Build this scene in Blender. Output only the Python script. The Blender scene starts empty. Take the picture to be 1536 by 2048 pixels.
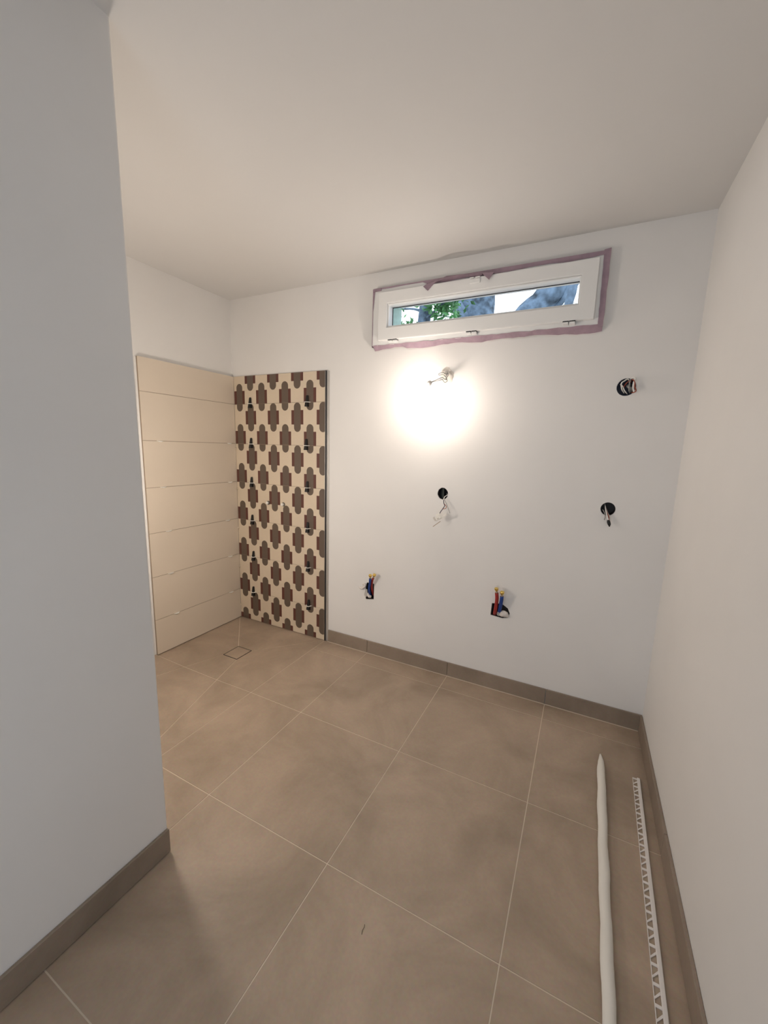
import bpy, bmesh, math, random
from mathutils import Vector, Matrix

# ------------------------------------------------------------------ camera, world, lights, exposure
SC = bpy.context.scene
COL = SC.collection
W, H = 2.945, 2.526            # room width and ceiling height
PX, PY = 1.3307, -1.578        # free edge of the partition
YR = -3.45                     # rear wall
TH = 0.33                      # outer wall thickness

cam = bpy.data.cameras.new('camera')
cam.sensor_fit = 'HORIZONTAL'
cam.sensor_width = 36.0
cam.lens = 36.0 * 790.108 / 1536.0
cam.shift_x = -(777.943 - 768.0) / 1536.0
cam.shift_y = (1029.716 - 1024.0) / 1536.0
cam.clip_start = 0.02
cam_o = bpy.data.objects.new('camera', cam)
COL.objects.link(cam_o)
yaw, pitch, roll = 0.4562, -0.1651, 0.0312
fwd = Vector((-math.sin(yaw) * math.cos(pitch), math.cos(yaw) * math.cos(pitch), math.sin(pitch)))
rgt = Vector((math.cos(yaw), math.sin(yaw), 0))
upv = rgt.cross(fwd)
r2 = math.cos(roll) * rgt + math.sin(roll) * upv
u2 = -math.sin(roll) * rgt + math.cos(roll) * upv
cam_o.matrix_world = Matrix(((r2.x, u2.x, -fwd.x, 2.5426), (r2.y, u2.y, -fwd.y, -2.3288),
                             (r2.z, u2.z, -fwd.z, 1.4545), (0, 0, 0, 1)))
SC.camera = cam_o

SKY_COL, SKY_STR = (0.79, 0.885, 1.0), 2.45
BULB_COL, BULB_STR = (1.0, 0.88, 0.77), 168.0
world = bpy.data.worlds.new('world')
SC.world = world
world.use_nodes = True
bg = world.node_tree.nodes['Background']
bg.inputs[0].default_value = (*SKY_COL, 1)
bg.inputs[1].default_value = SKY_STR

SC.view_settings.view_transform = 'Standard'
SC.view_settings.look = 'None'
SC.view_settings.gamma = 1.0
SC.view_settings.use_curve_mapping = False
SC.view_settings.exposure = -0.10


def area(name, loc, rot, sx, sy, energy, color, portal=False):
    l = bpy.data.lights.new(name, 'AREA')
    l.shape = 'RECTANGLE'
    l.size, l.size_y, l.energy, l.color = sx, sy, energy, color
    o = bpy.data.objects.new(name, l)
    o.location, o.rotation_euler = loc, rot
    COL.objects.link(o)
    l.cycles.is_portal = portal
    return o


DX0, DX1, DZ1 = 1.75, 2.65, 2.05      # unseen doorway in the rear wall, sized and placed for its daylight fill
area('doorway_portal', ((DX0 + DX1) / 2, YR - 0.12, DZ1 / 2), (math.pi / 2, 0, 0), DX1 - DX0, DZ1, 10, (1, 1, 1), True)
area('window_portal', (1.90, TH + 0.02, 2.25), (-math.pi / 2, 0, 0), 1.30, 0.36, 10, (1, 1, 1), True)

# added fill light with no fixture, unseen in the shower end behind the partition
sl_ = bpy.data.lights.new('shower_fill', 'POINT')
sl_.energy, sl_.color, sl_.shadow_soft_size = 19.0, (1.0, 0.89, 0.78), 0.06
sl_o = bpy.data.objects.new('shower_fill', sl_)
sl_o.location = (0.78, -1.40, 1.22)
COL.objects.link(sl_o)

# ------------------------------------------------------------------ helpers
random.seed(7)


class MB:
    """Collects vertices and faces of one mesh (world coordinates)."""

    def __init__(self):
        self.v, self.f, self.m = [], [], []

    def add(self, vs, fs, mi=0):
        b = len(self.v)
        self.v += [tuple(p) for p in vs]
        self.f += [tuple(b + i for i in f) for f in fs]
        self.m += [mi] * len(fs)
        return self

    def box(self, x0, x1, y0, y1, z0, z1, mi=0):
        vs = [(x, y, z) for z in (z0, z1) for y in (y0, y1) for x in (x0, x1)]
        return self.add(vs, [(0, 2, 3, 1), (4, 5, 7, 6), (0, 1, 5, 4), (2, 6, 7, 3), (0, 4, 6, 2), (1, 3, 7, 5)], mi)

    def ring(self, x0, x1, z0, z1, ix0, ix1, iz0, iz1, y0, y1):
        """Rectangular picture-frame ring in the xz plane, from y0 (front) to y1 (back)."""
        o = [(x0, z0), (x1, z0), (x1, z1), (x0, z1)]
        i = [(ix0, iz0), (ix1, iz0), (ix1, iz1), (ix0, iz1)]
        vs = [(a, y, b) for y in (y0, y1) for ps in (o, i) for a, b in ps]
        fs = []
        for k in range(4):
            n = (k + 1) % 4
            fs += [(k, n, 4 + n, 4 + k), (8 + n, 8 + k, 12 + k, 12 + n), (n, k, 8 + k, 8 + n), (4 + k, 4 + n, 12 + n, 12 + k)]
        return self.add(vs, fs)

    def prism(self, bot, top, mi=0):
        n = len(bot)
        return self.add(list(bot) + list(top),
                        [tuple(range(n))[::-1], tuple(range(n, 2 * n))] +
                        [(k, (k + 1) % n, n + (k + 1) % n, n + k) for k in range(n)], mi)

    def tube(self, pts, r, n=8, cap=True, mi=0, smooth=True, noise=0.0, flat=None):
        pts = [Vector(p) for p in pts]
        rs = list(r) if isinstance(r, (list, tuple)) else [r] * len(pts)
        if smooth and len(pts) > 2:
            P, R_ = [], []
            ext = [pts[0] * 2 - pts[1]] + pts + [pts[-1] * 2 - pts[-2]]
            for k in range(len(pts) - 1):
                a, b, c, d = ext[k:k + 4]
                for s in range(4):
                    t = s / 4
                    P.append(0.5 * ((2 * b) + (c - a) * t + (2 * a - 5 * b + 4 * c - d) * t * t + (3 * b - a - 3 * c + d) * t ** 3))
                    R_.append(rs[k] * (1 - t) + rs[k + 1] * t)
            P.append(pts[-1]); R_.append(rs[-1])
            pts, rs = P, R_
        vs, fs = [], []
        ref = None
        for k, p in enumerate(pts):
            t = (pts[min(k + 1, len(pts) - 1)] - pts[max(k - 1, 0)]).normalized()
            if ref is None:
                ref = t.orthogonal().normalized()
            ref = (ref - t * ref.dot(t)).normalized()
            b = t.cross(ref)
            for j in range(n):
                a = 2 * math.pi * j / n
                rr = rs[k] * (1 + noise * (random.random() - 0.5))
                q = ref * math.cos(a) + b * math.sin(a)
                q = q * rr
                if flat:
                    q = Vector((q.x * flat[0], q.y * flat[1], q.z * flat[2]))
                vs.append(p + q)
        m = len(pts)
        for k in range(m - 1):
            for j in range(n):
                j2 = (j + 1) % n
                fs.append((k * n + j, k * n + j2, (k + 1) * n + j2, (k + 1) * n + j))
        if cap:
            fs += [tuple(range(n))[::-1], tuple((m - 1) * n + j for j in range(n))]
        return self.add(vs, fs, mi)

    def lathe(self, prof, origin, axis, n=16, mi=0):
        """prof: (radius, distance along axis) pairs."""
        ax = Vector(axis).normalized()
        a = ax.orthogonal().normalized()
        b = ax.cross(a)
        o = Vector(origin)
        vs, fs = [], []
        for r, h in prof:
            for j in range(n):
                t = 2 * math.pi * j / n
                vs.append(o + ax * h + (a * math.cos(t) + b * math.sin(t)) * r)
        for k in range(len(prof) - 1):
            for j in range(n):
                j2 = (j + 1) % n
                fs.append((k * n + j, k * n + j2, (k + 1) * n + j2, (k + 1) * n + j))
        fs += [tuple(range(n))[::-1], tuple((len(prof) - 1) * n + j for j in range(n))]
        return self.add(vs, fs, mi)

    def mesh(self, name, origin=(0, 0, 0)):
        me = bpy.data.meshes.new(name)
        o = Vector(origin)
        me.from_pydata([Vector(p) - o for p in self.v], [], self.f)
        bm = bmesh.new()
        bm.from_mesh(me)
        bmesh.ops.recalc_face_normals(bm, faces=bm.faces)
        bm.to_mesh(me)
        bm.free()
        for p, i in zip(me.polygons, self.m):
            p.material_index = i
        me.update()
        return me


def obj(name, mb, mats, parent=None, smooth=False, origin=None, bevel=0.0, bseg=2):
    """Link one mesh object; mb is in world coordinates."""
    if origin is None:
        origin = (0, 0, 0)
        if parent is not None:
            origin = world_loc(parent)
    me = mb.mesh(name, origin)
    for m in (mats if isinstance(mats, (list, tuple)) else [mats]):
        me.materials.append(m)
    if smooth:
        for p in me.polygons:
            p.use_smooth = True
    o = bpy.data.objects.new(name, me)
    COL.objects.link(o)
    if parent is not None:
        o.parent = parent
        o.location = Vector(origin) - world_loc(parent)
    else:
        o.location = origin
    if bevel:
        b = o.modifiers.new('bevel', 'BEVEL')
        b.width, b.segments, b.limit_method, b.angle_limit = bevel, bseg, 'ANGLE', math.radians(40)
    return o


def world_loc(o):
    p = Vector(o.location)
    while o.parent is not None:
        o = o.parent
        p += o.location
    return p


def tag(o, label, cat, group=None, kind=None):
    o['label'], o['category'] = label, cat
    if group:
        o['group'] = group
    if kind:
        o['kind'] = kind
    return o


def thing(name, label, cat, loc, group=None):
    o = bpy.data.objects.new(name, None)
    o.empty_display_size = 0.05
    o.location = loc
    COL.objects.link(o)
    return tag(o, label, cat, group)


def struct(o):
    o['kind'] = 'structure'
    return o


def copy_tree(o, loc, label):
    c = o.copy(); COL.objects.link(c)
    c.location = loc
    c['label'] = label
    for ch in o.children:
        d = ch.copy(); COL.objects.link(d); d.parent = c
    return c


# ------------------------------------------------------------------ materials
def nodes_of(name):
    m = bpy.data.materials.new(name)
    m.use_nodes = True
    nt = m.node_tree
    return m, nt, nt.nodes['Principled BSDF'], nt.nodes, nt.links


def mat(name, color, rough=0.6, metal=0.0, var=0.0, vscale=6.0, bump=0.0, bscale=60.0, spec=0.5, **kw):
    m, nt, b, N, L = nodes_of(name)
    b.inputs['Base Color'].default_value = (*color, 1)
    b.inputs['Roughness'].default_value = rough
    b.inputs['Metallic'].default_value = metal
    b.inputs['Specular IOR Level'].default_value = spec
    for k, v in kw.items():
        b.inputs[k].default_value = v
    tc = N.new('ShaderNodeTexCoord')
    if var:
        n = N.new('ShaderNodeTexNoise')
        n.inputs['Scale'].default_value = vscale
        n.inputs['Detail'].default_value = 5
        L.new(tc.outputs['Object'], n.inputs['Vector'])
        r = N.new('ShaderNodeValToRGB')
        r.color_ramp.elements[0].position, r.color_ramp.elements[1].position = 0.3, 0.7
        r.color_ramp.elements[0].color = (*[c * (1 - var) for c in color], 1)
        r.color_ramp.elements[1].color = (*[min(1, c * (1 + var)) for c in color], 1)
        L.new(n.outputs['Fac'], r.inputs['Fac'])
        L.new(r.outputs['Color'], b.inputs['Base Color'])
    if bump:
        n2 = N.new('ShaderNodeTexNoise')
        n2.inputs['Scale'].default_value = bscale
        n2.inputs['Detail'].default_value = 4
        L.new(tc.outputs['Object'], n2.inputs['Vector'])
        bp = N.new('ShaderNodeBump')
        bp.inputs['Strength'].default_value = bump
        bp.inputs['Distance'].default_value = 0.002
        L.new(n2.outputs['Fac'], bp.inputs['Height'])
        L.new(bp.outputs['Normal'], b.inputs['Normal'])
    return m


M = {}
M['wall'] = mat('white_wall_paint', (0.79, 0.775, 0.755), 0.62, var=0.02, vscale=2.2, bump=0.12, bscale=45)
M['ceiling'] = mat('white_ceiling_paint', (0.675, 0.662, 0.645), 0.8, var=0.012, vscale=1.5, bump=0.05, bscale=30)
M['cream_tile'] = mat('cream_tile', (0.70, 0.61, 0.50), 0.38, var=0.02, vscale=3)
M['grout_tan'] = mat('tan_grout', (0.30, 0.23, 0.17), 0.9)
M['grout_light'] = mat('pale_floor_grout', (0.68, 0.59, 0.48), 0.9)
M['plastic_white'] = mat('white_window_plastic', (0.80, 0.80, 0.79), 0.32)
M['clip_white'] = mat('white_clip_plastic', (0.82, 0.80, 0.75), 0.4)
M['black'] = mat('black_plastic', (0.006, 0.006, 0.007), 0.45)
M['box_dark'] = mat('dark_box_plastic', (0.022, 0.018, 0.018), 0.6)
M['box_grey'] = mat('grey_box_plastic', (0.055, 0.062, 0.058), 0.6)
M['box_blue'] = mat('navy_box_plastic', (0.012, 0.018, 0.045), 0.5)
M['tape'] = mat('mauve_masking_tape', (0.35, 0.25, 0.30), 0.75, var=0.12, vscale=25, bump=0.3, bscale=80)
M['paper'] = mat('torn_white_paper', (0.78, 0.74, 0.72), 0.85)
M['chrome'] = mat('polished_trim_metal', (0.55, 0.55, 0.56), 0.12, 1.0)
M['steel'] = mat('brushed_trim_metal', (0.62, 0.60, 0.57), 0.35, 0.6)
M['brass'] = mat('brass', (0.85, 0.62, 0.18), 0.22, 1.0)
M['copper'] = mat('tinned_pipe_end', (0.45, 0.36, 0.28), 0.4, 0.7)
M['pipe_red'] = mat('red_pipe_sleeve', (0.33, 0.022, 0.018), 0.5, var=0.15, vscale=40)
M['pipe_blue'] = mat('blue_pipe_sleeve', (0.008, 0.045, 0.24), 0.5, var=0.15, vscale=40)
M['grey_pipe'] = mat('grey_pipe_plastic', (0.38, 0.38, 0.38), 0.5)
M['rag'] = mat('white_bunched_film', (0.72, 0.67, 0.63), 0.6, bump=0.4, bscale=90)
M['wire_grey'] = mat('grey_wire', (0.26, 0.26, 0.25), 0.5)
M['wire_white'] = mat('white_wire', (0.78, 0.76, 0.72), 0.5)
M['wire_dark'] = mat('dark_blue_wire', (0.035, 0.03, 0.055), 0.5)
M['wire_red'] = mat('red_brown_wire', (0.32, 0.07, 0.035), 0.5)
M['plaster'] = mat('fresh_plaster', (0.62, 0.58, 0.53), 0.9, var=0.06, vscale=30, bump=0.5, bscale=120)
M['foam'] = mat('white_foam', (0.80, 0.77, 0.71), 0.8, bump=0.4, bscale=60)
M['trim_white'] = mat('white_profile_plastic', (0.80, 0.76, 0.73), 0.5)
M['thread'] = mat('dark_thread', (0.03, 0.02, 0.015), 0.9)
M['bark'] = mat('blue_cast_bark', (0.10, 0.145, 0.20), 0.9, var=0.75, vscale=9, bump=1.0, bscale=14)  # blue of the outdoor light mixed into the bark colour
M['leaf'] = mat('green_leaf', (0.07, 0.22, 0.07), 0.5, var=0.6, vscale=5)
M['reveal_light'] = mat('pale_green_reveal_light', (0.42, 0.60, 0.54), 0.6, var=0.1, vscale=40)  # pale green stands for outdoor light on the window reveal
M['ground'] = mat('pale_garden_gravel', (0.30, 0.27, 0.22), 0.9, var=0.4, vscale=1.5)


def floor_material(name, base, k=1.0):
    """Beige porcelain: soft cloudy patches in world space plus fine grain."""
    m, nt, b, N, L = nodes_of(name)
    geo = N.new('ShaderNodeNewGeometry')
    n1 = N.new('ShaderNodeTexNoise'); n1.inputs['Scale'].default_value = 2.6; n1.inputs['Detail'].default_value = 8
    n1.inputs['Roughness'].default_value = 0.62; n1.inputs['Distortion'].default_value = 0.5
    n2 = N.new('ShaderNodeTexNoise'); n2.inputs['Scale'].default_value = 95; n2.inputs['Detail'].default_value = 3
    L.new(geo.outputs['Position'], n1.inputs['Vector']); L.new(geo.outputs['Position'], n2.inputs['Vector'])
    r = N.new('ShaderNodeValToRGB')
    e = r.color_ramp.elements
    e[0].position, e[1].position = 0.33, 0.68
    e[0].color = (base[0] * 0.80, base[1] * 0.80, base[2] * 0.79, 1)
    e[1].color = (base[0] * 1.16, base[1] * 1.17, base[2] * 1.19, 1)
    L.new(n1.outputs['Fac'], r.inputs['Fac'])
    mx = N.new('ShaderNodeMix'); mx.data_type = 'RGBA'; mx.blend_type = 'OVERLAY'
    mx.inputs['Factor'].default_value = 0.12
    L.new(r.outputs['Color'], mx.inputs['A']); L.new(n2.outputs['Color'], mx.inputs['B'])
    L.new(mx.outputs['Result'], b.inputs['Base Color'])
    b.inputs['Roughness'].default_value = 0.48
    return m


FLOOR_BASE = (0.392, 0.302, 0.224)
M['floor_tile'] = floor_material('beige_porcelain', FLOOR_BASE)
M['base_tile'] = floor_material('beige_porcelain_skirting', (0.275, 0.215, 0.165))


def pattern_material():
    """Printed tile: brown-grey pill over a red-brown block, half-drop repeat."""
    m, nt, b, N, L = nodes_of('printed_retro_tile')
    geo = N.new('ShaderNodeNewGeometry')
    sep = N.new('ShaderNodeSeparateXYZ')
    L.new(geo.outputs['Position'], sep.inputs[0])

    def op(o, a, c=None, clamp=False):
        n = N.new('ShaderNodeMath'); n.operation = o; n.use_clamp = clamp
        for i, x in enumerate((a, c)):
            if x is None:
                continue
            if isinstance(x, (int, float)):
                n.inputs[i].default_value = x
            else:
                L.new(x, n.inputs[i])
        return n.outputs[0]

    PXX, PZ = 0.2247, 0.302
    pills, rects = [], []
    for cx, cz in ((0.0855, 1.810), (0.0855 + PXX / 2, 1.810 - PZ / 2)):
        def fold(s, c, P):
            t = op('ADD', op('DIVIDE', op('SUBTRACT', s, c), P), 100.5)
            return op('ABSOLUTE', op('MULTIPLY', op('SUBTRACT', op('FRACT', t), 0.5), P))
        dx, dz = fold(sep.outputs['X'], cx, PXX), fold(sep.outputs['Z'], cz, PZ)
        qz = op('MAXIMUM', op('SUBTRACT', dz, 0.103 - 0.0305), 0.0)
        d = op('SQRT', op('ADD', op('MULTIPLY', dx, dx), op('MULTIPLY', qz, qz)))
        pills.append(op('LESS_THAN', d, 0.0305))
        rects.append(op('MULTIPLY', op('LESS_THAN', dx, 0.0540), op('LESS_THAN', dz, 0.0505)))
    pill = op('MAXIMUM', *pills)
    rect = op('MAXIMUM', *rects)
    nz = N.new('ShaderNodeTexNoise'); nz.inputs['Scale'].default_value = 160; nz.inputs['Detail'].default_value = 2
    L.new(geo.outputs['Position'], nz.inputs['Vector'])

    def mix(fac, a, c):
        n = N.new('ShaderNodeMix'); n.data_type = 'RGBA'
        if isinstance(fac, (int, float)):
            n.inputs['Factor'].default_value = fac
        else:
            L.new(fac, n.inputs['Factor'])
        for k, x in (('A', a), ('B', c)):
            if isinstance(x, tuple):
                n.inputs[k].default_value = (*x, 1)
            else:
                L.new(x, n.inputs[k])
        return n.outputs['Result']
    c = mix(rect, (0.66, 0.56, 0.43), (0.105, 0.033, 0.024))
    c = mix(pill, c, (0.120, 0.088, 0.066))
    c2 = N.new('ShaderNodeMix'); c2.data_type = 'RGBA'; c2.blend_type = 'OVERLAY'
    c2.inputs['Factor'].default_value = 0.10
    L.new(c, c2.inputs['A']); L.new(nz.outputs['Color'], c2.inputs['B'])
    L.new(c2.outputs['Result'], b.inputs['Base Color'])
    b.inputs['Roughness'].default_value = 0.42
    return m


M['pattern'] = pattern_material()


def glass_material():
    m, nt, b, N, L = nodes_of('clear_pane')
    N.remove(b)
    tr = N.new('ShaderNodeBsdfTransparent'); tr.inputs[0].default_value = (0.93, 0.97, 0.97, 1)
    gl = N.new('ShaderNodeBsdfGlossy'); gl.inputs['Roughness'].default_value = 0.02
    fr = N.new('ShaderNodeFresnel'); fr.inputs['IOR'].default_value = 1.45
    mx = N.new('ShaderNodeMixShader')
    L.new(fr.outputs[0], mx.inputs[0]); L.new(tr.outputs[0], mx.inputs[1]); L.new(gl.outputs[0], mx.inputs[2])
    L.new(mx.outputs[0], N['Material Output'].inputs['Surface'])
    return m


M['glass'] = glass_material()


def emit(name, color, strength):
    m, nt, b, N, L = nodes_of(name)
    b.inputs['Base Color'].default_value = (0.9, 0.9, 0.9, 1)
    b.inputs['Emission Color'].default_value = (*color, 1)
    b.inputs['Emission Strength'].default_value = strength
    return m


M['bulb'] = emit('glowing_bulb_glass', BULB_COL, BULB_STR)

# ------------------------------------------------------------------ room shell
# back wall, with real openings for the window, the electrical boxes and the plumbing cut-outs
WX0, WX1, WZ0, WZ1 = 1.262, 2.540, 2.088, 2.418
wall = MB().box(-0.25, W + 0.25, 0, TH, -0.1, H)
wall_back = struct(obj('wall_back', wall, M['wall']))


def circle(cx, cz, r, n=28, sq=1.0, wob=0.0):
    return [(cx + r * sq * math.cos(2 * math.pi * k / n) * (1 + wob * random.uniform(-1, 1)),
             cz + r * math.sin(2 * math.pi * k / n) * (1 + wob * random.uniform(-1, 1))) for k in range(n)]


B1 = circle(1.7655, 1.193, 0.0365, 28, 0.93, 0.03)
B2 = circle(2.680, 1.791, 0.0420, 28, 1.0, 0.01)
B3 = circle(2.666, 1.182, 0.0345)
S1 = [(1.239, 0.399), (1.301, 0.410), (1.301, 0.523), (1.276, 0.527), (1.243, 0.524), (1.236, 0.488), (1.227, 0.440)]
S2 = [(2.110, 0.476), (2.182, 0.470), (2.214, 0.480), (2.222, 0.509), (2.209, 0.538), (2.180, 0.556), (2.150, 0.558), (2.114, 0.552)]
HOLES = [([(WX0 - .001, WZ0 - .001), (WX1 + .001, WZ0 - .001), (WX1 + .001, WZ1 + .001), (WX0 - .001, WZ1 + .001)], TH + 0.05)] + \
        [(p, 0.062) for p in (B1, B2, B3, S1, S2)]
cut = MB()
for poly, d in HOLES:
    cut.prism([(x, -0.02, z) for x, z in poly], [(x, d, z) for x, z in poly])
cutter = bpy.data.objects.new('cutter', cut.mesh('cutter'))
COL.objects.link(cutter)
bo = wall_back.modifiers.new('cut', 'BOOLEAN')
bo.operation, bo.object, bo.solver = 'DIFFERENCE', cutter, 'EXACT'
bpy.context.view_layer.update()
dg = bpy.context.evaluated_depsgraph_get()
new = bpy.data.meshes.new_from_object(wall_back.evaluated_get(dg))
wall_back.modifiers.clear()
old = wall_back.data
wall_back.data = new
new.name = 'wall_back'
bpy.data.meshes.remove(old)
bpy.data.objects.remove(cutter)
if not wall_back.data.materials:
    wall_back.data.materials.append(M['wall'])

wall_left = struct(obj('wall_left', MB().box(-0.25, 0, PY, 0, -0.1, H), M['wall']))
wall_part = struct(obj('wall_partition', MB().box(-0.25, PX, YR, PY, -0.1, H + 0.1), M['wall'], bevel=0.006, bseg=3))
wall_right = struct(obj('wall_right', MB().box(W, W + 0.25, YR - .25, 0, -0.1, H), M['wall']))
rear = MB().box(PX, DX0, YR - .1, YR, -.1, H).box(DX1, W, YR - .1, YR, -.1, H).box(DX0, DX1, YR - .1, YR, DZ1, H)
wall_rear = struct(obj('wall_rear', rear, M['wall']))
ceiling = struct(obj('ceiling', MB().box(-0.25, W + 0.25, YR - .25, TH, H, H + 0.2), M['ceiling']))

# ---- floor: grout bed with every tile laid on it, shower part sloping to the drain
DRN = (0.387, 0.520, -0.518, -0.378)   # drain square x0 x1 y0 y1
SL = 0.008
SHX = 0.890


def zf(x, y):
    if x > SHX or y < PY:
        return 0.0
    t = min(-y / -DRN[3], (SHX - x) / (SHX - DRN[1]), (y - PY) / (DRN[2] - PY), x / DRN[0])
    return -SL * max(0.0, min(1.0, t))


def inset(poly, d):
    n = len(poly)
    area2 = sum(poly[i][0] * poly[(i + 1) % n][1] - poly[(i + 1) % n][0] * poly[i][1] for i in range(n))
    if area2 < 0:
        poly = poly[::-1]
    out = []
    for i in range(n):
        p0, p1, p2 = (Vector(poly[(i + k) % n]) for k in (-1, 0, 1))
        e1, e2 = (p1 - p0).normalized(), (p2 - p1).normalized()
        n1, n2 = Vector((-e1.y, e1.x)), Vector((-e2.y, e2.x))
        bis = (n1 + n2)
        bis /= max(0.3, bis.dot(n1))
        out.append(tuple(p1 + bis * d))
    return out


def lerp(a, b, t):
    return tuple(a[i] + (b[i] - a[i]) * t for i in range(len(a)))


d1, d2, d3, d4 = (DRN[0], DRN[3]), (DRN[1], DRN[3]), (DRN[1], DRN[2]), (DRN[0], DRN[2])
R1, R2 = -0.7524, -1.3524


def dia(p, q, y):
    return lerp(p, q, (y - p[1]) / (q[1] - p[1]))


e1r, e2r = dia(d3, (SHX, PY), R1), dia(d3, (SHX, PY), R2)
e1l, e2l = dia(d4, (0, PY), R1), dia(d4, (0, PY), R2)
cells = [
    [(0, 0), (SHX, 0), d2, d1],
    [(SHX, 0), (SHX, R1), e1r, d3, d2],
    [d4, d3, e1r, e1l],
    [(0, 0), d1, d4, e1l, (0, R1)],
    [e1r, (SHX, R1), (SHX, R2), e2r],
    [e1l, e1r, e2r, e2l],
    [(0, R1), e1l, e2l, (0, R2)],
    [e2r, (SHX, R2), (SHX, PY)],
    [e2l, e2r, (SHX, PY), (0, PY)],
    [(0, R2), e2l, (0, PY)],
]
xs = [SHX, 1.2624, 1.8624, 2.4624, W]
ys = [0, -0.1524, R1, R2, -1.9524, -2.5524, -3.1524, YR - 0.1]
for i in range(4):
    for j in range(7):
        x0, x1, y0, y1 = xs[i], xs[i + 1], ys[j], ys[j + 1]
        if y0 <= PY:
            x0 = max(x0, PX)
        elif y1 < PY and x0 < PX:       # row crossing the partition end
            if x1 <= PX:
                y1 = PY
            else:
                cells.append([(x0, y0), (x1, y0), (x1, y1), (PX, y1), (PX, PY), (x0, PY)])
                continue
        if x1 - x0 < 0.02:
            continue
        cells.append([(x0, y0), (x1, y0), (x1, y1), (x0, y1)])
bed = MB()
bed.prism([(*p, -0.1) for p in (d1, d2, d3, d4)][::-1], [(*p, -SL - 0.02) for p in (d1, d2, d3, d4)][::-1])
for c in cells:
    bed.prism([(*p, -0.1) for p in c], [(*p, zf(*p) - 0.0012) for p in c])
floor = struct(obj('floor', bed, M['grout_light']))
for c in cells:
    q = inset(c, 0.0019)
    obj('tile', MB().prism([(*p, zf(*p) - 0.006) for p in q], [(*p, zf(*p)) for p in q]), M['floor_tile'], floor)

# ---- shower drain
dr = thing('shower_drain', 'square tile-covered shower drain with a thin dark edge in the shower floor', 'drain', ((DRN[0] + DRN[1]) / 2, (DRN[2] + DRN[3]) / 2, -SL - 0.02))
fr = MB()
x0, x1, y0, y1 = DRN
g = 0.0052
for a in ((x0 + .0005, x1 - .0005, y0 + .0005, y0 + g), (x0 + .0005, x1 - .0005, y1 - g, y1 - .0005), (x0 + .0005, x0 + g, y0 + g, y1 - g), (x1 - g, x1 - .0005, y0 + g, y1 - g)):
    fr.box(*a, -SL - 0.0195, -SL + 0.0002)
obj('frame', fr, M['box_dark'], dr)
obj('cover_tile', MB().box(x0 + g, x1 - g, y0 + g, y1 - g, -SL - 0.019, -SL - .0002), M['floor_tile'], dr)

# ---- wall tiling: joints every 302 mm on both walls
JZ = [1.762, 1.460, 1.158, 0.856, 0.557, 0.254]
TT = 0.012
zs = [1.968] + JZ + [0.006]
LX = 0.028
gb = MB().box(LX + .0005, 0.889, -0.0095, 0, 0.002, 1.967)
obj('tile_grout', gb, M['grout_tan'], wall_back)
for a, b in zip(zs[:-1], zs[1:]):
    obj('tile', MB().box(LX + .001, 0.889, -TT, -0.001, b + 0.0012 if b > .1 else b, a - 0.0012 if a < 1.9 else a), M['pattern'], wall_back)
obj('backer_board', MB().box(0, LX - .012, -0.7525, -TT - .001, 0.001, 1.966), M['wall'], wall_left)
gl = MB().box(LX - .0122, LX - 0.0025, -0.7540, -TT - .001, 0.002, 1.967)
obj('tile_grout', gl, M['grout_tan'], wall_left)
for a, b in zip(zs[:-1], zs[1:]):
    obj('tile', MB().box(LX - .012, LX, -0.7525, -TT - 0.0015, b + 0.0015 if b > .1 else b, a - 0.0015 if a < 1.9 else a), M['cream_tile'], wall_left)

# edge profile at the right end of the patterned tiles
tr = MB().box(0.8895, 0.8932, -0.0145, -0.0005, 0.002, 1.970)
trim_1 = struct(obj('trim_1', tr, M['chrome'], bevel=0.001))
obj('side_strip', MB().box(0.8934, 0.8985, -0.0140, -0.0005, 0.002, 1.968), M['black'], trim_1)
ts = MB().box(0.8990, 0.9080, -0.0060, 0, 0.002, 1.968).box(0.9080, 0.9190, -0.0035, 0, 0.002, 1.966)
obj('sealing_strip', ts, M['steel'], trim_1)

# ---- baseboards: cut floor tile
BH, BT = 0.0945, 0.011


def baseboard(name, pieces):
    e = bpy.data.objects.new(name, None)
    COL.objects.link(e)
    struct(e)
    for b in pieces:
        obj('tile', MB().box(*b), M['base_tile'], e, bevel=0.0012, bseg=1)
    gm = MB()
    for b in pieces:
        gm.box(b[0] - .0012, b[1] + .0012, b[2] - .0012, b[3] + .0012, 0, 0.004)
    return e


g = 0.0012
bx = [0.921, 1.2624, 1.8624, 2.4624, W - .0005]
baseboard('baseboard_back', [(a + g, b - g, -BT, -0.0005, 0.003, BH) for a, b in zip(bx[:-1], bx[1:])])
by = [-BT - .001, -0.7524, -1.3524, -1.9524, -2.5524, -3.1524, YR + .001]
baseboard('baseboard_right', [(W - BT, W - .0005, b + g, a - g, 0.003, BH) for a, b in zip(by[:-1], by[1:])])
by = [PY, -2.178, -2.778, YR + .001]
baseboard('baseboard_left', [(PX + .0005, PX + BT, b + g, a - g, 0.003, BH) for a, b in zip(by[:-1], by[1:])])

# pale joint line at the foot of the back baseboard
obj('joint_line', MB().box(0.921, W - BT, -BT - 0.0015, -BT + .001, -0.001, 0.003), M['grout_light'], bpy.data.objects['baseboard_back'])

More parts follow.
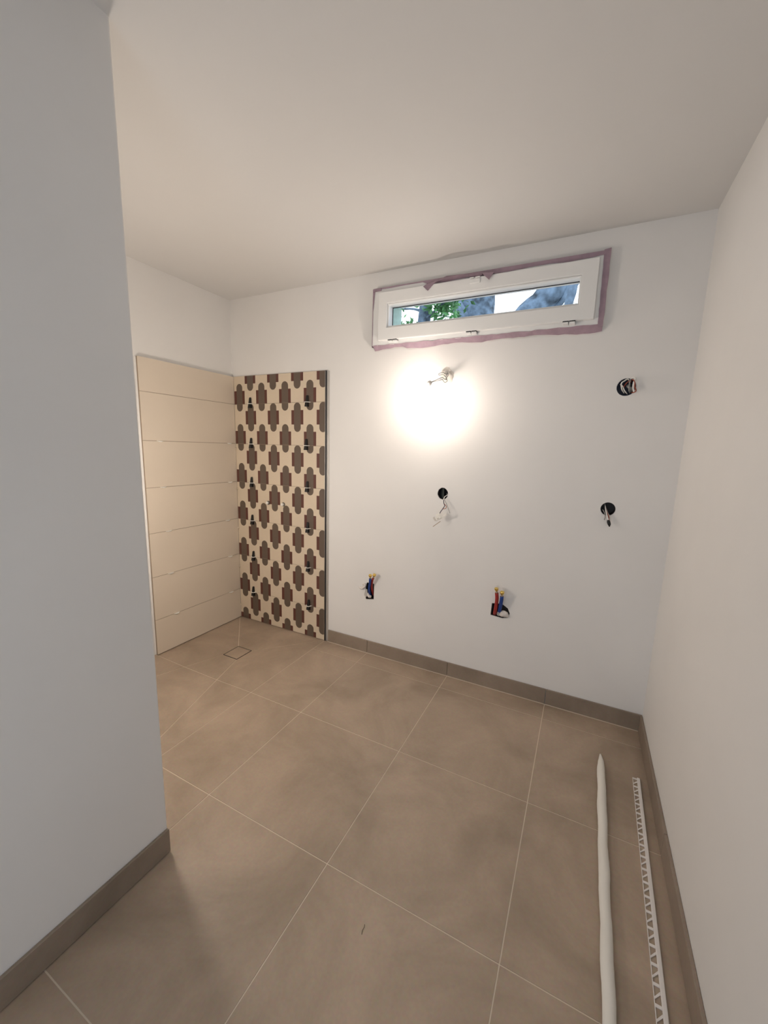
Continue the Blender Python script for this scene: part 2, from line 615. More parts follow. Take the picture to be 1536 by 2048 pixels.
# ------------------------------------------------------------------ window
win = bpy.data.objects.new('window_1', None)
win.location = (1.9, 0, WZ0)
COL.objects.link(win)
struct(win)
obj('frame', MB().ring(WX0, WX1, WZ0, WZ1, 1.332, 2.482, 2.137, 2.363, -0.033, 0.095), M['plastic_white'], win, bevel=0.002)
sash = MB().ring(1.315, 2.503, 2.1110, 2.384, 1.372, 2.431, 2.181, 2.319, -0.062, -0.0335)
sash.ring(1.334, 2.480, 2.139, 2.361, 1.372, 2.431, 2.181, 2.319, -0.0335, 0.030)
sash_o = obj('sash', sash, M['plastic_white'], win, bevel=0.0025)
obj('glazing_bead', MB().ring(1.3725, 2.4305, 2.1815, 2.3185, 1.380, 2.424, 2.192, 2.311, -0.050, 0.004), M['plastic_white'], win, bevel=0.002)
obj('gasket', MB().ring(1.3725, 2.4305, 2.1815, 2.3185, 1.383, 2.421, 2.195, 2.308, 0.0042, 0.007), M['box_dark'], win)
obj('pane', MB().box(1.374, 2.429, 2.183, 2.317, 0.0075, 0.0115), M['glass'], win)
for x in (1.415, 1.900, 2.394):
    h = MB()
    h.box(x - .030, x - .003, -0.063, -0.0335, 2.097, 2.1065).box(x + .001, x + .028, -0.063, -0.0335, 2.095, 2.1065)
    ho = obj('hinge', h, M['plastic_white'], win, bevel=0.002)
    obj('hinge_gap_shade', MB().box(x - .030, x - .004, -0.0618, -0.0335, 2.1068, 2.1109).box(x + .002, x + .028, -0.0618, -0.0335, 2.1068, 2.1109), M['black'], ho)  # solid black fill painted in for the shade between hinge and sash
lt = MB().box(1.876, 1.933, -0.069, -0.0620, 2.352, 2.375).box(1.876, 1.899, -0.071, -0.062, 2.377, 2.3835).box(1.906, 1.933, -0.071, -0.062, 2.377, 2.3835)
obj('latch', lt, M['plastic_white'], win, bevel=0.002)


obj('reveal_light_strip', MB().box(WX0 + .001, WX0 + 0.030, 0.14, TH - 0.01, WZ0 + .002, WZ1 - .002), M['reveal_light'], win)  # added strip; green-tinted outdoor light on the reveal put into its colour


# mauve masking tape left round the window frame
def strip(*rows, t=0.0008):
    """Tape ribbon through two or more edge polylines, solid, t thick towards +y."""
    mb = MB()
    n, m = len(rows[0]), len(rows)
    vs = [tuple(p) for r_ in rows for p in r_]
    N_ = len(vs)
    vs += [(x, y + t, z) for x, y, z in vs]
    fs = []
    for i in range(m - 1):
        for k in range(n - 1):
            q = (i * n + k, i * n + k + 1, (i + 1) * n + k + 1, (i + 1) * n + k)
            fs += [q, tuple(N_ + v for v in q[::-1])]
        a_, b_ = i * n, (i + 1) * n
        fs += [(a_, b_, N_ + b_, N_ + a_), (b_ + n - 1, a_ + n - 1, N_ + a_ + n - 1, N_ + b_ + n - 1)]
    e_ = (m - 1) * n
    for k in range(n - 1):
        fs += [(k + 1, k, N_ + k, N_ + k + 1), (e_ + k, e_ + k + 1, N_ + e_ + k + 1, N_ + e_ + k)]
    return mb.add(vs, fs)


G = 'masking tape round the window'
# lower strip: from the front edge of the frame slanting back to the wall, lower edge torn
n = 46
up_, lo_, pw = [], [], []
for k in range(n):
    t = k / (n - 1)
    x = 1.266 + t * (2.545 - 1.266)
    zt = 2.0895 + 0.0015 * math.sin(k * 1.7)
    if k in (14, 27, 33):
        zt -= 0.004
    zl = 2.066 + 0.004 * math.sin(t * 19) + random.uniform(-.0025, .0025) + (0.006 if 0.10 < t < .16 or .55 < t < .66 else 0) - 0.006 * (t > .9)
    up_.append((x, -0.0352, zt))
    lo_.append((x, -0.0022 - 0.010 * max(0, math.sin(t * 11)), zl))
    pw.append((x, -0.0018, zl - 0.003 - 0.005 * abs(math.sin(k * 0.9))))
tp = obj('masking_tape', strip(up_, lo_), M['tape'])
tag(tp, 'mauve masking tape strip with a torn lower edge below the window frame', 'tape', G)
obj('paper_edge', strip([(x, -0.0016, z + .012) for x, y, z in lo_], pw), M['paper'], tp)['label'] = 'torn white paint film along the tape'
# right strip
a, b = [], []
for k in range(14):
    t = k / 13
    z = 2.076 + t * (2.424 - 2.076)
    a.append((2.5235 - 0.006 * t + random.uniform(-.001, .001), -0.0350, z))
    b.append((2.547 + random.uniform(-.0015, .0015), -0.0355 + .002 * math.sin(k), z + 0.004 * t))
tag(obj('masking_tape', strip(a, b), M['tape']), 'upright mauve masking tape strip down the right side of the window frame', 'tape', G)
# left strip: round the side of the frame, wider at the top
s_, a, b = [], [], []
for k in range(14):
    t = k / 13
    z = 2.082 + t * (2.418 - 2.082)
    w = 0.004 + 0.014 * max(0, (t - .62) / .38)
    s_.append((1.2598, -0.008, z))
    a.append((1.2598, -0.0350, z))
    b.append((1.2600 + w + random.uniform(-.0006, .0006), -0.0352, z))
tag(obj('masking_tape', strip(s_, a, b), M['tape']), 'narrow mauve masking tape strip down the left side of the window frame', 'tape', G)
# top strip: hugging the upper edge, hanging loose in the middle
s_, a, b = [], [], []
n = 40
for k in range(n):
    t = k / (n - 1)
    x = 1.262 + t * (2.536 - 1.262)
    w = 0.021 + 0.003 * math.sin(t * 23) + random.uniform(-.0015, .0015)
    if t < .26:
        w *= 0.35
    s_.append((x, -0.0080, 2.4202))
    a.append((x, -0.0350, 2.4202))
    b.append((x, -0.0352, 2.4195 - w - (0.005 if .47 < t < .56 else 0)))
tpo = obj('masking_tape', strip(s_, a, b), M['tape'])
tag(tpo, 'mauve masking tape strip with loose flaps along the top of the window frame', 'tape', G)
fl = MB()
fl.prism([(1.605, -0.069, 2.376), (1.637, -0.074, 2.347), (1.654, -0.066, 2.370), (1.684, -0.058, 2.401), (1.640, -0.040, 2.410)],
         [(1.605, -0.0675, 2.376), (1.637, -0.0725, 2.347), (1.654, -0.0645, 2.370), (1.684, -0.0565, 2.401), (1.640, -0.0385, 2.410)])
obj('loose_flap', fl, M['tape'], tpo)
fl = MB()
fl.prism([(1.940, -0.072, 2.395), (1.984, -0.082, 2.352), (2.005, -0.074, 2.389), (1.985, -0.040, 2.412), (1.940, -0.040, 2.412)],
         [(1.940, -0.0705, 2.395), (1.984, -0.0805, 2.352), (2.005, -0.0725, 2.389), (1.985, -0.0385, 2.412), (1.940, -0.0385, 2.412)])
obj('loose_flap', fl, M['tape'], tpo)
# gaping middle part of the top strip
sp = strip([(1.675, -0.040, 2.408), (1.74, -0.062, 2.414), (1.81, -0.060, 2.412), (1.87, -0.046, 2.414), (1.94, -.040, 2.416)],
           [(1.676, -0.065, 2.389), (1.74, -0.088, 2.393), (1.812, -0.084, 2.399), (1.87, -0.066, 2.389), (1.94, -.065, 2.386)])
obj('loose_flap', sp, M['tape'], tpo)
cp = MB().box(1.262, 1.318, -0.040, -0.0355, 2.402, 2.416)
obj('folded_corner', cp, M['tape'], tpo)

# ------------------------------------------------------------------ bare bulb on wires
bl = thing('hanging_bulb', 'glowing bare light bulb hanging from curled wires on the wall under the window', 'light bulb', (1.749, 0, 1.896))
BC = Vector((1.675, -0.205, 1.772))         # bulb centre
ax = Vector((-0.30, -0.60, -0.62)).normalized()
obj('bulb', MB().lathe([(0.008, -0.062), (0.013, -0.058), (0.0145, -0.042), (0.020, -0.028), (0.027, -0.014), (0.030, 0.0), (0.0285, 0.012), (0.022, 0.022), (0.012, 0.029), (0.003, 0.031)], BC, ax, 24), M['bulb'], bl, True)
obj('lamp_holder', MB().lathe([(0.004, -0.098), (0.009, -0.095), (0.0135, -0.088), (0.0140, -0.058), (0.013, -0.056)], BC, ax, 20), M['clip_white'], bl, True)
top = BC + ax * -0.096
w1 = [(1.752, 0.0, 1.900), (1.770, -0.030, 1.900), (1.772, -0.038, 1.884), (1.760, -0.040, 1.870), (1.770, -0.040, 1.856), (1.758, -0.050, 1.846), (1.752, -0.075, 1.858), (1.764, -0.120, 1.850), tuple(top + Vector((.003, 0, -.004)))]
w2 = [(1.748, 0.0, 1.896), (1.740, -0.030, 1.904), (1.716, -0.036, 1.900), (1.718, -0.040, 1.890), (1.740, -0.036, 1.893), (1.760, -0.036, 1.876), (1.766, -0.040, 1.862), (1.752, -0.055, 1.866), (1.760, -0.110, 1.862), tuple(top + Vector((-.002, 0, -.004)))]
w3 = [(1.750, 0.0, 1.893), (1.752, -0.026, 1.912), (1.764, -0.030, 1.906), (1.762, -0.032, 1.886), (1.746, -0.034, 1.884)]
for w_ in (w1, w2, w3):
    obj('wire', MB().tube(w_, 0.0023, 6), M['wire_grey'], bl, True)
pp = [(1.752 + 0.042 * math.cos(2 * math.pi * k / 18) * (1 + .12 * math.sin(k * 2.1)), 1.888 + 0.050 * math.sin(2 * math.pi * k / 18) * (1 + .12 * math.cos(k * 1.3))) for k in range(18)]
obj('plaster_patch', MB().prism([(x, -0.0012, z) for x, z in pp], [(x, 0, z) for x, z in pp]), M['plaster'], wall_back)

# ------------------------------------------------------------------ electrical boxes in the wall


def cup(poly, depth, mi_fn=None):
    """Thin-walled lining of a cut-out, open to the front."""
    n = len(poly)
    cx, cz = sum(p[0] for p in poly) / n, sum(p[1] for p in poly) / n
    s = 0.985
    o = [(cx + (x - cx) * s, cz + (z - cz) * s) for x, z in poly]
    i = [(cx + (x - cx) * (s - .06), cz + (z - cz) * (s - .06)) for x, z in poly]
    mb = MB()
    vs = [(x, 0.002, z) for x, z in o] + [(x, depth, z) for x, z in o] + [(x, 0.002, z) for x, z in i] + [(x, depth - .003, z) for x, z in i]
    fs, mi = [], []
    for k in range(n):
        q = (k + 1) % n
        for f in ((k, q, n + q, n + k), (k, 2 * n + k, 2 * n + q, q), (2 * n + k, 3 * n + k, 3 * n + q, 2 * n + q)):
            mb.add(vs, [], 0) if False else None
            fs.append(f)
    fs += [tuple(range(n, 2 * n)), tuple(range(3 * n, 4 * n))[::-1]]
    return mb.add(vs, fs)


e1 = thing('electrical_box', 'small round wall box with a white connector dangling below it under the bulb', 'electrical box', (1.7655, 0, 1.193))
obj('box', cup(B1, 0.058), M['box_dark'], e1)
obj('divider', MB().prism([(1.735, 0.040, 1.165), (1.768, 0.012, 1.160), (1.768, 0.012, 1.225), (1.735, 0.040, 1.22)], [(1.737, 0.043, 1.165), (1.770, 0.015, 1.160), (1.770, 0.015, 1.225), (1.737, 0.043, 1.22)]), M['box_grey'], e1)
obj('wire', MB().tube([(1.783, 0.030, 1.190), (1.796, 0.004, 1.187), (1.785, -0.020, 1.176), (1.783, -0.030, 1.158)], 0.0026, 6), M['wire_white'], e1, True)['label'] = 'white wire'
obj('wire', MB().tube([(1.783, -0.030, 1.158), (1.788, -0.038, 1.140), (1.796, -0.045, 1.124), (1.788, -0.052, 1.106), (1.776, -0.058, 1.085), (1.768, -0.062, 1.062)], 0.0026, 6), M['wire_dark'], e1, True)['label'] = 'dark blue wire'
obj('wire', MB().tube([(1.790, -0.040, 1.136), (1.806, -0.045, 1.124), (1.806, -0.050, 1.110), (1.788, -0.052, 1.106)], 0.0019, 6), M['wire_red'], e1, True)['label'] = 'red brown wire loop'
obj('wire', MB().tube([(1.786, -0.024, 1.160), (1.800, -0.030, 1.140), (1.815, -0.034, 1.112), (1.829, -0.034, 1.082)], 0.0017, 6), M['wire_grey'], e1, True)['label'] = 'thin loose grey wire'
cn = MB()


def obox(mb, c, ex, ey, ez, hx, hy, hz):
    c, ex, ey, ez = Vector(c), Vector(ex).normalized(), Vector(ey).normalized(), Vector(ez).normalized()
    vs = [c + ex * hx * a + ey * hy * b + ez * hz * d for d in (-1, 1) for b in (-1, 1) for a in (-1, 1)]
    return mb.add(vs, [(0, 2, 3, 1), (4, 5, 7, 6), (0, 1, 5, 4), (2, 6, 7, 3), (0, 4, 6, 2), (1, 3, 7, 5)])


dx_ = (0.80, -0.10, 0.60); dz_ = (-0.60, 0, 0.80); dy_ = (0.06, 1, 0.08)
obox(cn, (1.764, -0.066, 1.050), dx_, dy_, dz_, 0.021, 0.008, 0.012)
obox(cn, (1.800, -0.066, 1.062), dx_, dy_, dz_, 0.026, 0.003, 0.0045)
obox(cn, (1.762, -0.064, 1.070), dx_, dy_, dz_, 0.014, 0.004, 0.007)
obj('connector', cn, M['clip_white'], e1, bevel=0.0015)
c2 = MB()
obox(c2, (1.746, -0.072, 1.042), dx_, dy_, dz_, 0.004, 0.006, 0.012)
obox(c2, (1.768, -0.076, 1.047), dx_, dy_, dz_, 0.005, 0.003, 0.004)
obj('terminal', c2, M['plaster'], e1)
obj('probe', MB().tube([(1.782, -0.066, 1.030), (1.760, -0.068, 1.012), (1.737, -0.070, 0.993)], 0.0022, 6), M['copper'], e1, True)

e2 = thing('electrical_box', 'round wall box stuffed with curled wires, right of and below the window', 'electrical box', (2.680, 0, 1.791))
obj('box', cup(B2, 0.055), M['box_blue'], e2)
for pts, m, r in (
        ([(2.700, 0.035, 1.800), (2.684, -0.010, 1.826), (2.668, -0.020, 1.818), (2.656, -0.022, 1.806), (2.662, -0.010, 1.780), (2.676, 0.020, 1.765)], 'wire_white', .0030),
        ([(2.650, 0.030, 1.812), (2.662, -0.004, 1.798), (2.672, -0.012, 1.776), (2.682, -0.006, 1.764), (2.690, 0.02, 1.760)], 'wire_white', .0026),
        ([(2.668, 0.030, 1.785), (2.674, -0.010, 1.802), (2.684, -0.016, 1.814), (2.694, -0.010, 1.820), (2.700, .02, 1.815)], 'wire_red', .0024),
        ([(2.692, 0.030, 1.826), (2.693, -0.014, 1.820), (2.690, -0.024, 1.800), (2.692, -0.020, 1.775), (2.700, 0.015, 1.763)], 'wire_grey', .0030),
        ([(2.690, 0.030, 1.825), (2.704, -0.018, 1.822), (2.712, -0.026, 1.806), (2.714, -0.026, 1.788), (2.722, -0.020, 1.770), (2.712, -0.010, 1.763), (2.700, 0.02, 1.77)], 'wire_red', .0026),
        ([(2.696, 0.025, 1.820), (2.700, -0.012, 1.832), (2.712, -0.016, 1.828), (2.708, -0.024, 1.806), (2.708, -0.022, 1.784), (2.714, -0.016, 1.766)], 'wire_white', .0045),
        ([(2.684, 0.010, 1.800), (2.688, -0.012, 1.790), (2.700, -0.012, 1.782), (2.702, 0.01, 1.77)], 'wire_grey', .0060)):
    obj('wire', MB().tube(pts, r, 6), M[m], e2, True)

e3 = thing('electrical_box', 'round dark wall box with taped wire ends drooping out, near the right corner', 'electrical box', (2.666, 0, 1.182))
obj('box', cup(B3, 0.056), M['box_dark'], e3)
for pts, m, r in (
        ([(2.650, 0.035, 1.205), (2.656, -0.004, 1.180), (2.661, -0.016, 1.160), (2.668, -0.022, 1.140), (2.674, -.024, 1.126)], 'wire_white', .0034),
        ([(2.640, 0.035, 1.175), (2.644, 0.002, 1.174), (2.654, -0.012, 1.158), (2.657, -0.018, 1.140), (2.654, -.020, 1.126)], 'wire_grey', .0024),
        ([(2.655, 0.035, 1.190), (2.662, -0.004, 1.166), (2.672, -0.016, 1.146), (2.676, -0.024, 1.124)], 'wire_red', .0030),
        ([(2.660, 0.035, 1.178), (2.668, -0.004, 1.158), (2.680, -0.014, 1.140), (2.680, -0.024, 1.122)], 'wire_white', .0030)):
    obj('wire', MB().tube(pts, r, 6), M[m], e3, True)
obj('taped_end', MB().tube([(2.672, -0.024, 1.128), (2.675, -0.026, 1.118), (2.679, -0.027, 1.106), (2.681, -0.027, 1.094)], [0.006, 0.0085, 0.0075, 0.002], 10), M['black'], e3, True)

# ------------------------------------------------------------------ plumbing rough-ins
p1 = thing('water_supply', 'blue and dark red pipe stubs in the tall cut-out beside the patterned tiles', 'plumbing', (1.268, 0, 0.46))
obj('recess', cup(S1, 0.058), M['box_dark'], p1)


def pipe(pts, r, m, parent, cap_r, label=None):
    o = obj('pipe', MB().tube(pts, r, 12), M[m], parent, True)
    o['label'] = label
    d = (Vector(pts[-1]) - Vector(pts[-2])).normalized()
    e = Vector(pts[-1])
    obj('pipe_end', MB().lathe([(r * .62, -0.004), (r * .62, 0.013)], e, d, 12), M['copper'], parent, True)
    obj('brass_cap', MB().lathe([(r * .7, 0.012), (cap_r * .8, 0.017), (cap_r, 0.022), (cap_r, 0.030), (cap_r * .9, 0.032)], e, d, 12), M['brass'], parent)


pipe([(1.262, 0.030, 0.425), (1.266, 0.000, 0.455), (1.276, -0.024, 0.500), (1.290, -0.040, 0.545), (1.296, -0.050, 0.576)], 0.0085, 'pipe_blue', p1, 0.0115, 'blue pipe')
pipe([(1.282, 0.040, 0.425), (1.284, 0.012, 0.460), (1.290, -0.014, 0.510), (1.302, -0.030, 0.555), (1.313, -0.036, 0.580)], 0.0075, 'pipe_red', p1, 0.0115, 'dark red pipe behind the blue one')
obj('drain_hose', MB().tube([(1.250, 0.03, 0.430), (1.254, 0.010, 0.436), (1.264, -0.004, 0.428), (1.276, 0.006, 0.424)], [0.010, 0.011, 0.010, 0.009], 10, noise=.15), M['rag'], p1, True)
obj('plaster_lump', MB().tube([(1.186, -0.004, 0.482), (1.206, -0.010, 0.477), (1.222, -0.012, 0.487), (1.236, -0.010, 0.502), (1.228, -0.010, 0.512), (1.212, -0.007, 0.504)], [0.007, 0.010, 0.008, 0.009, 0.007, 0.004], 8, noise=.25), M['rag'], p1, True)
obj('plaster_flake', MB().prism([(1.226, -0.004, 0.430), (1.236, -0.002, 0.410), (1.246, 0.010, 0.430), (1.243, 0.006, 0.470), (1.234, -0.003, 0.476)], [(1.226, 0.0, 0.430), (1.236, 0.002, 0.410), (1.246, 0.014, 0.430), (1.243, 0.010, 0.470), (1.234, 0.001, 0.476)]), M['plaster'], p1)

p2 = thing('water_supply', 'red and blue pipe stubs with brass caps standing in the wide wall cut-out', 'plumbing', (2.166, 0, 0.515))
obj('recess', cup(S2, 0.058), M['box_dark'], p2)
pipe([(2.130, 0.025, 0.475), (2.138, -0.010, 0.505), (2.146, -0.034, 0.555), (2.149, -0.046, 0.605), (2.146, -0.052, 0.640)], 0.0105, 'pipe_red', p2, 0.0115, 'red pipe')
pipe([(2.160, 0.020, 0.485), (2.163, -0.010, 0.515), (2.171, -0.034, 0.560), (2.176, -0.046, 0.600), (2.177, -0.051, 0.624)], 0.0105, 'pipe_blue', p2, 0.0125, 'blue pipe')
obj('pipe_sleeve', MB().tube([(2.158, 0.035, 0.480), (2.158, 0.000, 0.492), (2.163, -0.010, 0.512)], 0.0112, 12), M['grey_pipe'], p2, True)
bag = MB().tube([(2.166, 0.004, 0.490), (2.176, -0.006, 0.497), (2.190, -0.012, 0.506), (2.203, -0.010, 0.500), (2.214, -0.004, 0.488)], [0.008, 0.016, 0.020, 0.016, 0.007], 10, noise=.3)
obj('plastic_wrap', bag, M['rag'], p2, True)

# shower tap stubs
for x, z, lab in ((0.358, 1.013, 'left of the two round white pipe plugs on the patterned tiles'), (0.508, 1.014, 'right of the two round white pipe plugs on the patterned tiles')):
    t = thing('pipe_plug', lab, 'pipe plug', (x, -TT, z), 'shower pipe plugs')
    obj('collar', MB().lathe([(0.0155, 0.0), (0.0155, 0.0012)], (x, -TT, z), (0, -1, 0), 20), M['black'], t)
    obj('cap', MB().lathe([(0.0112, 0.0012), (0.0112, 0.018), (0.0095, 0.021)], (x, -TT, z), (0, -1, 0), 20), M['clip_white'], t, True)

# ------------------------------------------------------------------ tile levelling wedges on the patterned tiles
ORD = ['topmost', 'second from the top', 'third from the top', 'fourth from the top', 'fifth from the top', 'lowest']
PV = {(0, 0): 0.201, (0, 1): 0.200, (0, 2): 0.196, (0, 3): 0.192, (0, 4): 0.194, (0, 5): 0.183,
      (1, 0): 0.740, (1, 1): 0.731, (1, 2): 0.738, (1, 3): 0.741, (1, 4): 0.744, (1, 5): 0.748}
wd = thing('levelling_wedge', '', 'tile wedge', (0, 0, 0), 'wedges on the patterned tiles')
wm = MB()
prof = [(0.047, -0.0005, -0.0065, 0.0055), (0.043, -0.0005, -0.0095, 0.0078), (0.0, -0.0005, -0.0165, 0.0100), (-0.029, -0.0005, -0.0215, 0.0125), (-0.031, -0.0005, -0.0205, 0.0118)]
vs, fs = [], []
for z, ya, yb, hw in prof:
    vs += [(-hw, ya, z), (hw, ya, z), (hw, yb, z), (-hw, yb, z)]
for k in range(len(prof) - 1):
    for j in range(4):
        fs.append((4 * k + j, 4 * k + (j + 1) % 4, 4 * k + 4 + (j + 1) % 4, 4 * k + 4 + j))
fs += [(3, 2, 1, 0), tuple(4 * (len(prof) - 1) + j for j in range(4))]
wm.add(vs, fs)
obj('wedge', wm, M['black'], wd, bevel=0.0012, bseg=2)
cm = MB()
th = 0.0019
fo = [(-0.025, 0.0), (-0.018, -0.014), (-0.012, -0.0245), (0.012, -0.0245), (0.018, -0.014), (0.025, 0.0)]
fi = [(-0.0130, 0.0), (-0.0115, -0.010), (-0.0112, -0.0180), (0.0112, -0.0180), (0.0115, -0.010), (0.0130, 0.0)]
n = len(fo)
vs = [(x, y, z) for z in (-th, th) for ps in (fo, fi) for x, y in ps]
fs = []
for k in range(n - 1):
    fs += [(k, k + 1, n + k + 1, n + k), (2 * n + k + 1, 2 * n + k, 3 * n + k, 3 * n + k + 1), (k + 1, k, 2 * n + k, 2 * n + k + 1), (n + k, n + k + 1, 3 * n + k + 1, 3 * n + k)]
fs += [(0, n, 3 * n, 2 * n), (n - 1, 2 * n - 1, 4 * n - 1, 3 * n - 1)]
cm.add(vs, fs)
obj('clip', cm, M['clip_white'], wd)
first = True
for (c, k), x in PV.items():
    lab = '%s black levelling wedge in the %s column on the patterned tiles' % (ORD[k], 'left' if c == 0 else 'right')
    loc = (x, -TT, JZ[k])
    if first:
        wd.location, wd['label'] = loc, lab
        first = False
    else:
        copy_tree(wd, loc, lab)

# white clips left in the joints of the cream tiles
cl = MB()
cl.prism([(0, -0.022, -0.0014), (0.004, -0.020, -0.0014), (0.015, -0.006, -0.0014), (0.015, 0.008, -0.0014), (0.004, 0.022, -0.0014), (0, 0.024, -0.0014)],
         [(0, -0.022, 0.0014), (0.004, -0.020, 0.0014), (0.015, -0.006, 0.0014), (0.015, 0.008, 0.0014), (0.004, 0.022, 0.0014), (0, 0.024, 0.0014)])
cl.prism([(0, -0.010, -0.0060), (0.011, -0.008, -0.0060), (0.011, 0.010, -0.0060), (0, 0.012, -0.0060)],
         [(0, -0.012, -0.0014), (0.014, -0.009, -0.0014), (0.014, 0.011, -0.0014), (0, 0.014, -0.0014)])
proto = None
CY = {(0, 1): -0.642, (0, 2): -0.638, (0, 3): -0.619, (0, 4): -0.623, (0, 5): -0.597, (1, 1): -0.076, (1, 2): -0.080, (1, 3): -0.118, (1, 4): -0.107, (1, 5): -0.110}
for (c, k), y in CY.items():
    lab = 'white clip in the %s joint of the cream tiles, %s' % (['', 'second', 'third', 'fourth', 'fifth', 'lowest'][k], 'near the partition' if c == 0 else 'near the corner')
    if proto is None:
        proto = obj('levelling_clip', cl, M['clip_white'], origin=(0, 0, 0), bevel=0.0008, bseg=1)
        o = proto
    else:
        o = proto.copy(); COL.objects.link(o)
    o.location = (LX, y, JZ[k])
    tag(o, lab, 'tile clip', 'clips left on the cream tiles')
sp = MB().lathe([(0.0035, 0.0), (0.0055, 0.002), (0.0055, 0.010), (0.0035, 0.013)], (0, 0, -0.006), (0.25, -0.3, 1), 8)
proto = None
for k, z in enumerate((1.421, 1.098, 0.777, 0.449, 0.117)):
    lab = 'small cream spacer tucked in the tiled corner, %s' % ['topmost of five', 'second from the top', 'middle of five', 'second from the bottom', 'lowest of five'][k]
    if proto is None:
        proto = obj('tile_spacer', sp, M['cream_tile'], origin=(0, 0, 0), smooth=True)
        o = proto
    else:
        o = proto.copy(); COL.objects.link(o)
    o.location = (LX + 0.0065, -TT - 0.0060, z)
    tag(o, lab, 'tile spacer', 'spacers in the tiled corner')

# ------------------------------------------------------------------ things lying on the floor
RL = -1.98
pts, rad = [], []
n = 30
for k in range(n):
    t = k / (n - 1)
    y = -0.300 + (RL + 0.300) * t
    x = 2.7475 - 0.005 * min(1, t * 3) - 0.004 * t + 0.0012 * math.sin(k * 1.9)
    r = 0.0175 * (1 + 0.05 * math.sin(k * 1.3)) if k > 2 else (0.004, 0.0125, 0.0165)[k]
    pts.append((x, y, r * 0.82 + 0.0003)); rad.append(r)
rod = obj('foam_strip', MB().tube(pts, rad, 14, noise=0.045, flat=(1, 1, .82)), M['foam'], smooth=True)
tag(rod, 'long white wrinkled foam strip with a pointed end lying on the floor tiles', 'foam strip')

# white perforated tile profile: solid angle leg along the right, flange with alternating holes on the left
pr = thing('tile_profile', 'long white perforated tile edge profile lying on the floor along the right wall', 'tile profile', (2.885, -0.385, 0))
PA, PB = Vector((2.8905, -0.385, 0)), Vector((2.8465, -1.980, 0))
dv = (PB - PA).normalized()
nv = Vector((-dv.y, dv.x, 0))
if nv.x < 0:
    nv = -nv          # towards the right wall
L_ = (PB - PA).length
pf = MB()


def pq(s, t, z):
    return PA + dv * s + nv * t + Vector((0, 0, z))


def bar(mb, p0, p1, p2, p3, z0, z1):
    b_ = [pq(*p, z0) for p in (p0, p1, p2, p3)]
    t_ = [pq(*p, z1) for p in (p0, p1, p2, p3)]
    mb.prism(b_, t_)


Z0, Z1 = 0.0006, 0.0028
bar(pf, (0, -0.0145), (L_, -0.0145), (L_, -0.0125), (0, -0.0125), Z0, Z1)       # outer edge
pit = 0.0252
k = 0
while k * pit < L_ - pit:
    s = k * pit
    # alternate straight and slanted webs so that the holes read as trapezoids and triangles
    if k % 2 == 0:
        bar(pf, (s, -0.0125), (s + .008, -0.0125), (s + .008, 0.003), (s, 0.003), Z0, Z1)
    else:
        bar(pf, (s + .010, -0.0125), (s + .016, -0.0125), (s - .001, 0.003), (s - .009, 0.003), Z0, Z1)
    k += 1
obj('perforated_flange', pf, M['trim_white'], pr)
leg = MB()
bar(leg, (0, 0.0025), (L_, 0.0025), (L_, 0.0145), (0, 0.0145), Z0, 0.0095)
obj('edge_bar', leg, M['trim_white'], pr, bevel=0.002)

th_ = obj('thread', MB().tube([(2.071, -1.449, 0.001), (2.074, -1.457, 0.003), (2.073, -1.466, 0.002), (2.076, -1.475, 0.001)], 0.0007, 5), M['thread'])
tag(th_, 'tiny dark curled thread on a floor tile near the middle of the room', 'thread')

# ------------------------------------------------------------------ outside the window
gr = obj('ground', MB().box(-14, 16, TH, 30, -0.62, -0.6), M['ground'])
struct(gr)


def tree(label, path, rad, branches=(), leaves=None, seed=1):
    random.seed(seed)
    t = thing('garden_tree', label, 'tree', (path[0][0], path[0][1], -0.6))
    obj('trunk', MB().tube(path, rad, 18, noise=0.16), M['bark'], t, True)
    for bp_, br_ in branches:
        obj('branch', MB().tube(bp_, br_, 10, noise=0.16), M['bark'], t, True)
    if leaves:
        lm = MB()
        for (c, s, cnt) in leaves:
            for _ in range(cnt):
                p = Vector(c) + Vector((random.gauss(0, s[0]), random.gauss(0, s[1]), random.gauss(0, s[2])))
                d = Vector((random.uniform(-1, 1), random.uniform(-1, 1), random.uniform(-.6, .8))).normalized()
                w = d.orthogonal().normalized()
                w.rotate(Matrix.Rotation(random.uniform(0, 6.28), 3, d))
                l, hw = random.uniform(.07, .12), random.uniform(.016, .026)
                nn = d.cross(w) * 0.008
                lm.add([p, p + d * l * .45 + w * hw, p + d * l, p + d * l * .45 - w * hw, p + d * l * .45 + nn], [(0, 1, 4), (1, 2, 4), (2, 3, 4), (3, 0, 4)])
        lo = obj('foliage', lm, M['leaf'], t)
        lo['kind'] = 'stuff'
    return t


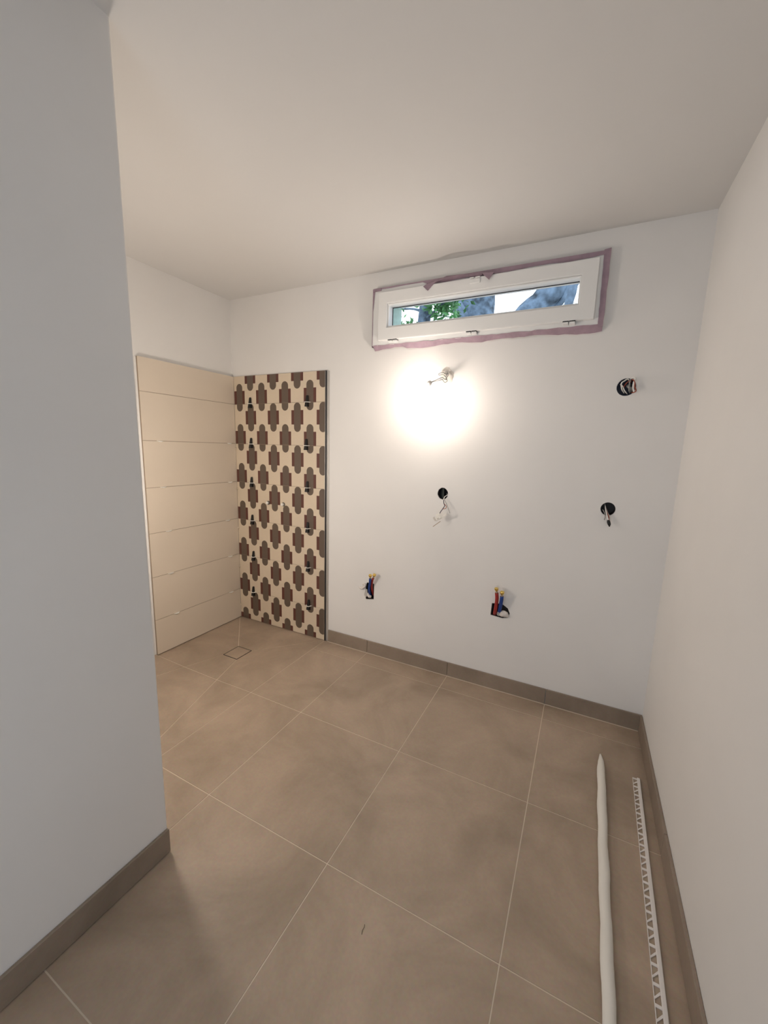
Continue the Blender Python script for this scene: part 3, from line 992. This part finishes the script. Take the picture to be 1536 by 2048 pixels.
tree('thin grey tree trunk with green leaves outside the left part of the window',
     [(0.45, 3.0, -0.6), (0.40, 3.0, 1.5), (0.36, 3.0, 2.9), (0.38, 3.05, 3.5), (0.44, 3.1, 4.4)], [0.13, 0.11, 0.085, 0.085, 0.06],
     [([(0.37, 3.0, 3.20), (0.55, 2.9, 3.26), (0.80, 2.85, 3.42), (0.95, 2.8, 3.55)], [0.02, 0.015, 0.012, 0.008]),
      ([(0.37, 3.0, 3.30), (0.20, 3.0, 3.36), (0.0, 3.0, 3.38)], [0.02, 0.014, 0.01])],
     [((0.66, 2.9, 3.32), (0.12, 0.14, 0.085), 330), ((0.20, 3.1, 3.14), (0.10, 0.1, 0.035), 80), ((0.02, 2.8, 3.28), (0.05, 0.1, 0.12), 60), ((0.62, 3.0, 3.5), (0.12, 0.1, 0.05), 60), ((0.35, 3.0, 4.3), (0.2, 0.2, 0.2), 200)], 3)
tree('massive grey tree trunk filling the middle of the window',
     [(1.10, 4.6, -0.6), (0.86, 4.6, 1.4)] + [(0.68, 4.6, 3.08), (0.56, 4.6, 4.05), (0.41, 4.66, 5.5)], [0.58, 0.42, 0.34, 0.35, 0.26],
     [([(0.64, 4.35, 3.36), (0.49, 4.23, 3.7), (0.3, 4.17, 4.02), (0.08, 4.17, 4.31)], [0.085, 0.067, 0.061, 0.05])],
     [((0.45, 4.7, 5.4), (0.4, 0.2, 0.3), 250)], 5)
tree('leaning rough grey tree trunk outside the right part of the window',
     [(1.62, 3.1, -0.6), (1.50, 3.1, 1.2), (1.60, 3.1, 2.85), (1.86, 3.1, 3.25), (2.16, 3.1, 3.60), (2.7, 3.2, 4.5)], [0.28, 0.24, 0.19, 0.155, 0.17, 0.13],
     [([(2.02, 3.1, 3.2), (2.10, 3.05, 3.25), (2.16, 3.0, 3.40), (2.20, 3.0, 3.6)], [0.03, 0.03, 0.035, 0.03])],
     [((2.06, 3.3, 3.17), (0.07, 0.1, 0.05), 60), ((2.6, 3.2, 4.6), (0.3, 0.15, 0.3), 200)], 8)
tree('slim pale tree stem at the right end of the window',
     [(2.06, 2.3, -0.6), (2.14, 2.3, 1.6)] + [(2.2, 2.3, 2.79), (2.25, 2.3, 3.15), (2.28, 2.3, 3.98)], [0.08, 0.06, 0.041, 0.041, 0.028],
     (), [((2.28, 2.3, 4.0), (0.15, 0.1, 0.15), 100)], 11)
